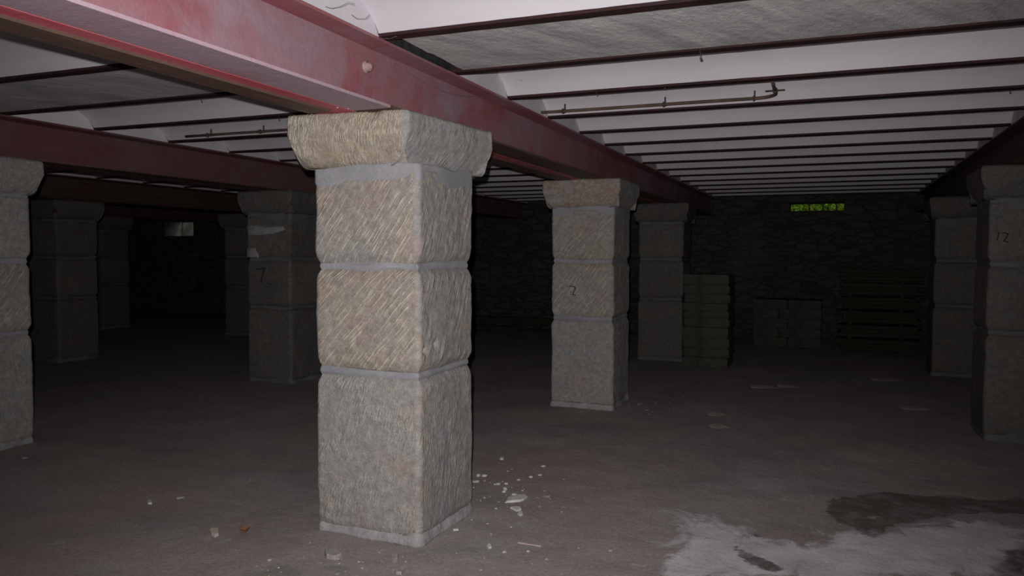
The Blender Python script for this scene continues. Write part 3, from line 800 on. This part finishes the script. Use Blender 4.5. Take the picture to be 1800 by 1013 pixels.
chip_slab([(310, 872), (323, 870), (323, 872), (311, 874)], .006, 'thin white splinter on the floor left of the front pillar', M_chip_w)
chip_slab([(38, 802), (48, 801), (48, 803), (39, 804)], .006, 'thin pale splinter by the left-edge pillar', M_chip_w)
chip_slab([(570, 969), (580, 966), (596, 970), (600, 976), (590, 981), (574, 978)], .028, 'largest rounded grey stone in front of the pillar foot', M_chip, 'loose_stone', 'stone')
chip_slab([(689, 978), (696, 972), (701, 975), (699, 984), (692, 988), (688, 985)], .026, 'upright oval stone touching the front corner of the pillar foot', M_chip, 'loose_stone', 'stone')
chip_slab([(693, 1000), (706, 996), (712, 1000), (706, 1008), (696, 1007)], .020, 'flat pinkish stone below the front corner of the pillar', M_chip, 'loose_stone', 'stone')
chip_slab([(796, 929), (806, 927), (806, 930), (797, 931)], .010, 'white chip beside the right base edge of the front pillar', M_chip_w)
chip_slab([(856, 958), (858, 953), (863, 955), (864, 960), (859, 962)], .014, 'small bright chip on the pinkish floor right of the pillar foot', M_chip_w)
chip_slab([(910, 950), (930, 953), (951, 956), (951, 958), (930, 955), (910, 952)], .006, 'long thin pale splinter on the pinkish floor', M_chip_p)
chip_slab([(1068, 963), (1073, 960), (1078, 962), (1076, 966), (1070, 966)], .010, 'small pale chip on the floor before the pale cement patch', M_chip)
chip_slab([(878, 802), (881, 800), (886, 801), (885, 804), (879, 804)], .012, 'pale chip farthest back in the scatter right of the pillar', M_chip_w)
# dry leaf
bm = bmesh.new(); c = gp(431, 934); q = [gp(422, 934), gp(430, 929), (gp(440, 932)), gp(434, 939), gp(425, 939)]
vs = [bm.verts.new((v.x, v.y, .012+.008*((i*7) % 3)/2)) for i, v in enumerate(q)]; cv = bm.verts.new((c.x, c.y, .002)); vb = [bm.verts.new((v.co.x, v.co.y, v.co.z-.0015)) for v in vs]; cb = bm.verts.new((c.x, c.y, -.001))
for i in range(5):
    bm.faces.new((vs[i], vs[(i+1) % 5], cv)); bm.faces.new((vb[(i+1) % 5], vb[i], cb)); bm.faces.new((vs[(i+1) % 5], vs[i], vb[i], vb[(i+1) % 5]))
tag(obj('dry_leaf', bm, M_leafdry, None, False), 'curled orange-brown dry leaf left of the front pillar foot', 'leaf')
# scatters
R1 = random.Random(3)
def scatter(n, cx_, cy_, sx_, sy_, s0, s1, label, group, mats=(0, 0, 1)):
    c = 0
    while c < n:
        x = R1.gauss(cx_, sx_); y = R1.gauss(cy_, sy_)
        if y > 1030 or y < 640: continue
        p = gp(x, y)
        if not clear(p): continue
        size = s0+(s1-s0)*R1.random()**3
        stone_at(p, size, label, group, mats[R1.randrange(len(mats))], sz=R1.uniform(.6, 1)); c += 1
scatter(44, 885, 858, 42, 20, .006, .024, 'small pale stone chip in the scatter right of the front pillar', 'pale chips right of the front pillar', (0, 1, 1))
scatter(26, 940, 880, 55, 25, .005, .016, 'tiny chip on the brownish floor right of the white slabs', 'tiny chips beyond the white slabs', (0, 2))
scatter(52, 600, 988, 75, 16, .006, .022, 'small grey pebble in the rubble in front of the pillar foot', 'pebbles before the pillar foot', (0, 0, 0, 2))
scatter(26, 860, 985, 90, 22, .005, .013, 'tiny chip on the pinkish floor at the bottom of the picture', 'tiny chips at the bottom of the picture', (0, 2))
scatter(14, 1130, 712, 35, 8, .008, .022, 'small chip beside the foot of the second pillar', 'chips at the second pillar', (0, 0))
# flat stone slabs lying about in the dark right half
for (x, y, sx_, label) in ((1345, 681, .22, 'flat stone slab on the dark floor before the stacked blocks, left of two'), (1385, 679, .16, 'flat stone slab on the dark floor before the stacked blocks, right of two'),
                           (1560, 668, .24, 'flat slab on the dark floor left of the right-hand dim pillar'), (1612, 718, .20, 'flat slab on the floor left of the right-edge pillar'),
                           (1262, 728, .13, 'low clod on the floor right of the second pillar, farther of two'), (1266, 750, .12, 'low clod on the floor right of the second pillar, nearer of two')):
    stone_at(gp(x, y), .12, label, None, 0, 1, 'flat_stone', sz=.35, sx=sx_/.12, rz=.25)

# ------------------------------------------------------------ stacks and rubble at the back
def slab_box(name, x0, x1, y0, y1, z0, z1, mt, label, cat, group, seed, rz=0.0, rough=.012):
    bm = bmesh.new(); cx, cy = (x0+x1)/2, (y0+y1)/2
    add_box(bm, x0-cx, x1-cx, y0-cy, y1-cy, 0, z1-z0)
    bmesh.ops.bevel(bm, geom=bm.edges[:], offset=min(.012, (z1-z0)*.25), segments=2, affect='EDGES')
    bmesh.ops.subdivide_edges(bm, edges=[e for e in bm.edges if e.calc_length() > .2], cuts=3)
    for v in bm.verts:
        k = nz(v.co.x*5+seed*3, v.co.y*5, v.co.z*8+seed)
        v.co.x += rough*k; v.co.y += rough*nz(v.co.y*5+9, v.co.x*5+seed, 1)
    o = obj(name, bm, mt, None, False); o.location = (cx, cy, z0); o.rotation_euler = (0, 0, rz)
    return tag(o, label, cat, group)
z = .0; rr = random.Random(5); kk = 0
while z < 1.12:
    h = rr.choice((.10, .12, .14)); dx = rr.uniform(-.015, .015)
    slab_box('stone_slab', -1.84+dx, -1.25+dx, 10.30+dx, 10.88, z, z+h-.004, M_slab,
             'rough stone slab, %s from the floor in the stack beside the third pillar' % ORD[kk+1], 'stone slab', 'slabs stacked beside the third pillar', kk)
    z += h; kk += 1
z = .0
for c_ in range(5):
    for q, (a, b) in enumerate(((-1.20, -.68), (-.67, -.17)) if c_ % 2 == 0 else ((-1.20, -.82), (-.81, -.17))):
        slab_box('stone_block', a, b, 13.2, 13.75, z, z+.150, M_slab, 'dark stone block, %s course from the floor, %s of two, in the low stack' % (ORD[c_+1], ('left', 'right')[q]), 'stone block', 'low stack of blocks before the back wall', c_*2+q+20)
    z += .154
z = .0
for c_ in range(18):
    h = .055; gap = .038
    x0 = .10+rr.uniform(-.05, .05); x1 = 1.20+rr.uniform(-.06, .08)
    if c_ % 3 == 0:
        for q, xb_ in enumerate((.25, .95)):
            slab_box('timber_spacer', xb_-.03, xb_+.03, 12.82, 13.28, z, z+gap, M_timber, 'short timber spacer under the %s board up, %s of its pair' % (('first', 'fourth', 'seventh', 'tenth', 'thirteenth', 'sixteenth')[c_//3], ('left', 'right')[q]), 'timber spacer', 'spacers in the board stack', c_+60+q, rough=.002)
        z += gap
    nm = ('bottom', 'second', 'third', 'fourth', 'fifth', 'sixth', 'seventh', 'eighth', 'ninth', 'tenth', 'eleventh', 'twelfth', 'thirteenth', 'fourteenth', 'fifteenth', 'sixteenth', 'seventeenth', 'topmost')[c_]
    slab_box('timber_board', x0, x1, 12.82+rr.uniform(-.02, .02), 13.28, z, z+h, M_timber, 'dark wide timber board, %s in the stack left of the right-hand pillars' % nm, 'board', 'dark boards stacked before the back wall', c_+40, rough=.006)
    z += h+.004
# timbers and rubble along the foot of the back wall, between the front and second pillars
def beam_at(a, b, w_, h_, label):
    bm = bmesh.new(); L = (Vector(b)-Vector(a)).length
    add_box(bm, 0, L, -w_/2, w_/2, 0, h_); bmesh.ops.bevel(bm, geom=bm.edges[:], offset=.008, segments=2, affect='EDGES')
    o = obj('old_timber', bm, M_timber, None, False); o.location = a
    d = Vector(b)-Vector(a); o.rotation_euler = (0, -math.asin(d.z/L), math.atan2(d.y, d.x))
    tag(o, label, 'timber', 'old timbers along the foot of the back wall')
beam_at((-7.4, 14.30, .125), (-4.9, 14.28, .125), .14, .10, 'old timber lying across the rubble behind the front pillar, upper one')
beam_at((-7.9, 13.72, .0), (-5.6, 13.8, .0), .15, .09, 'old timber lying flat on the floor behind the front pillar, lower one')
RB = random.Random(11); tot = 0
for x in [-8.1+.28*i for i in range(22)]:
    for lay_ in range(2):
        if lay_: continue
        s = RB.uniform(.09, .135)
        p = Vector((x+RB.uniform(-.015, .015), 14.36+RB.uniform(-.10, .08) if not lay_ else 14.42, 0))
        if -2.6 < p.x < -1.9: continue
        o = stone_at(p, s, 'rough rubble stone in the dark heap along the foot of the back wall', 'rubble stones along the back wall', 0, name='rubble_stone', sz=RB.uniform(.8, 1.1))
        o.data = ROCK[(3, RB.randrange(5))]
        o.location.z = .0 if not lay_ else .13
        tot += 1

# plaster crumbs on the front capital
for (x, y, s, lb) in ((593, 189, .006, 'white crumb on top edge of the front capital, left of three'), (612, 191, .004, 'small crumb on top edge of the front capital, between two others'), (845, 229, .008, 'white crumb on the right top edge of the front capital')):
    p = gp(x, y, H); o = stone_at(p, s, lb, None, 1, 2, 'plaster_crumb', cat='crumb'); o.location.z = H-.003

# ------------------------------------------------------------ windows and what lies outside
M_bar = plain('rusty_window_bar', (.05, .045, .04), (.10, .08, .07), 12, .8, .4)
for wi, (a, b, c_, d_) in enumerate(WIN):
    bm = bmesh.new(); y = YB+.30
    nb = 3 if wi == 0 else 1
    for i in range(nb):
        x = a+(b-a)*((i+1)/(nb+1) if wi == 0 else .30)+(.10 if wi == 0 else 0)
        add_tube(bm, [(x, y, c_-.02), (x, y, d_+.02)], .010, 8)
    struct('window_%d' % (wi+1), bm, M_bar, True)
def leaf_mat():
    n = NT('ivy_leaves', 1.0); n.b.inputs['Specular IOR Level'].default_value = 0.0; oi = n.co('Object')
    c = n.ramp(n.noise(oi, 14, 3), (.36, (.05, .12, .012)), (.48, (.28, .48, .035)), (.60, (.66, .86, .14)))
    n.b.inputs['Transmission Weight'].default_value = 0.0
    return n.done(c)
M_leaf = leaf_mat()
bush = thing('ivy_bush', 'bright green leafy bush outside the slit window in the back wall', 'bush', (-.3, 15.55, 2.12))
bm = bmesh.new(); rl = random.Random(2)
for _ in range(9000):
    x = rl.uniform(-1.1, 1.1); y = rl.uniform(-.12, 1.1)+.3*max(0, abs(x+.0)-.35); zz = rl.uniform(.02, .75); s = rl.uniform(.025, .05)
    m = Matrix.Translation((x, y, zz)) @ Matrix.Rotation(rl.uniform(0, 6.28), 4, 'Z') @ Matrix.Rotation(rl.uniform(-1.2, .4), 4, 'X')
    pts = [(0, 0, 0), (s*.5, s*.35, -s*.12), (s*.38, s*.9, -s*.2), (0, s*1.35, -s*.35), (-s*.38, s*.9, -s*.2), (-s*.5, s*.35, -s*.12), (0, s*.65, .0)]
    v = [bm.verts.new(m @ Vector(p)) for p in pts]
    for i in range(6): bm.faces.new((v[i], v[(i+1) % 6], v[6]))
obj('leaves', bm, M_leaf, bush, False, False)
bm = bmesh.new()
for i in range(12):
    x = rl.uniform(-.45, .45); add_tube(bm, [(x*.5, .2, 0), (x*.8, .2+rl.uniform(-.1, .1), .3), (x*1.2, .2+rl.uniform(-.2, .2), .62)], [.010, .006, .003], 5)
obj('stem', bm, M_timber, bush)
M_earth = plain('outside_earth', (.05, .05, .03), (.11, .10, .06), 4, .95, .5)
bm = bmesh.new(); add_box(bm, -8, 8, YB+.5, 16.9, 1.8, 2.12); add_box(bm, -8, 8, 16.9, 22, 1.8, 3.3); struct('ground', bm, M_earth)  # rear box is an added bank, hiding bright sky between the leaves
# the light well outside the far-left opening: a pale rendered wall with a leaning reddish stone
M_render = plain('pale_render', (.08, .072, .066), (.20, .175, .165), 5, .9, .5, bscale=12)
bm = bmesh.new(); add_box(bm, -18.5, -13.0, 16.2, 16.6, .9, 2.55); struct('wall_light_well', bm, M_render)
bm = bmesh.new(); add_box(bm, -18.5, -13.0, YB+.5, 16.6, .6, .9); struct('ground_light_well', bm, M_earth)
print('objects', len(bpy.data.objects))
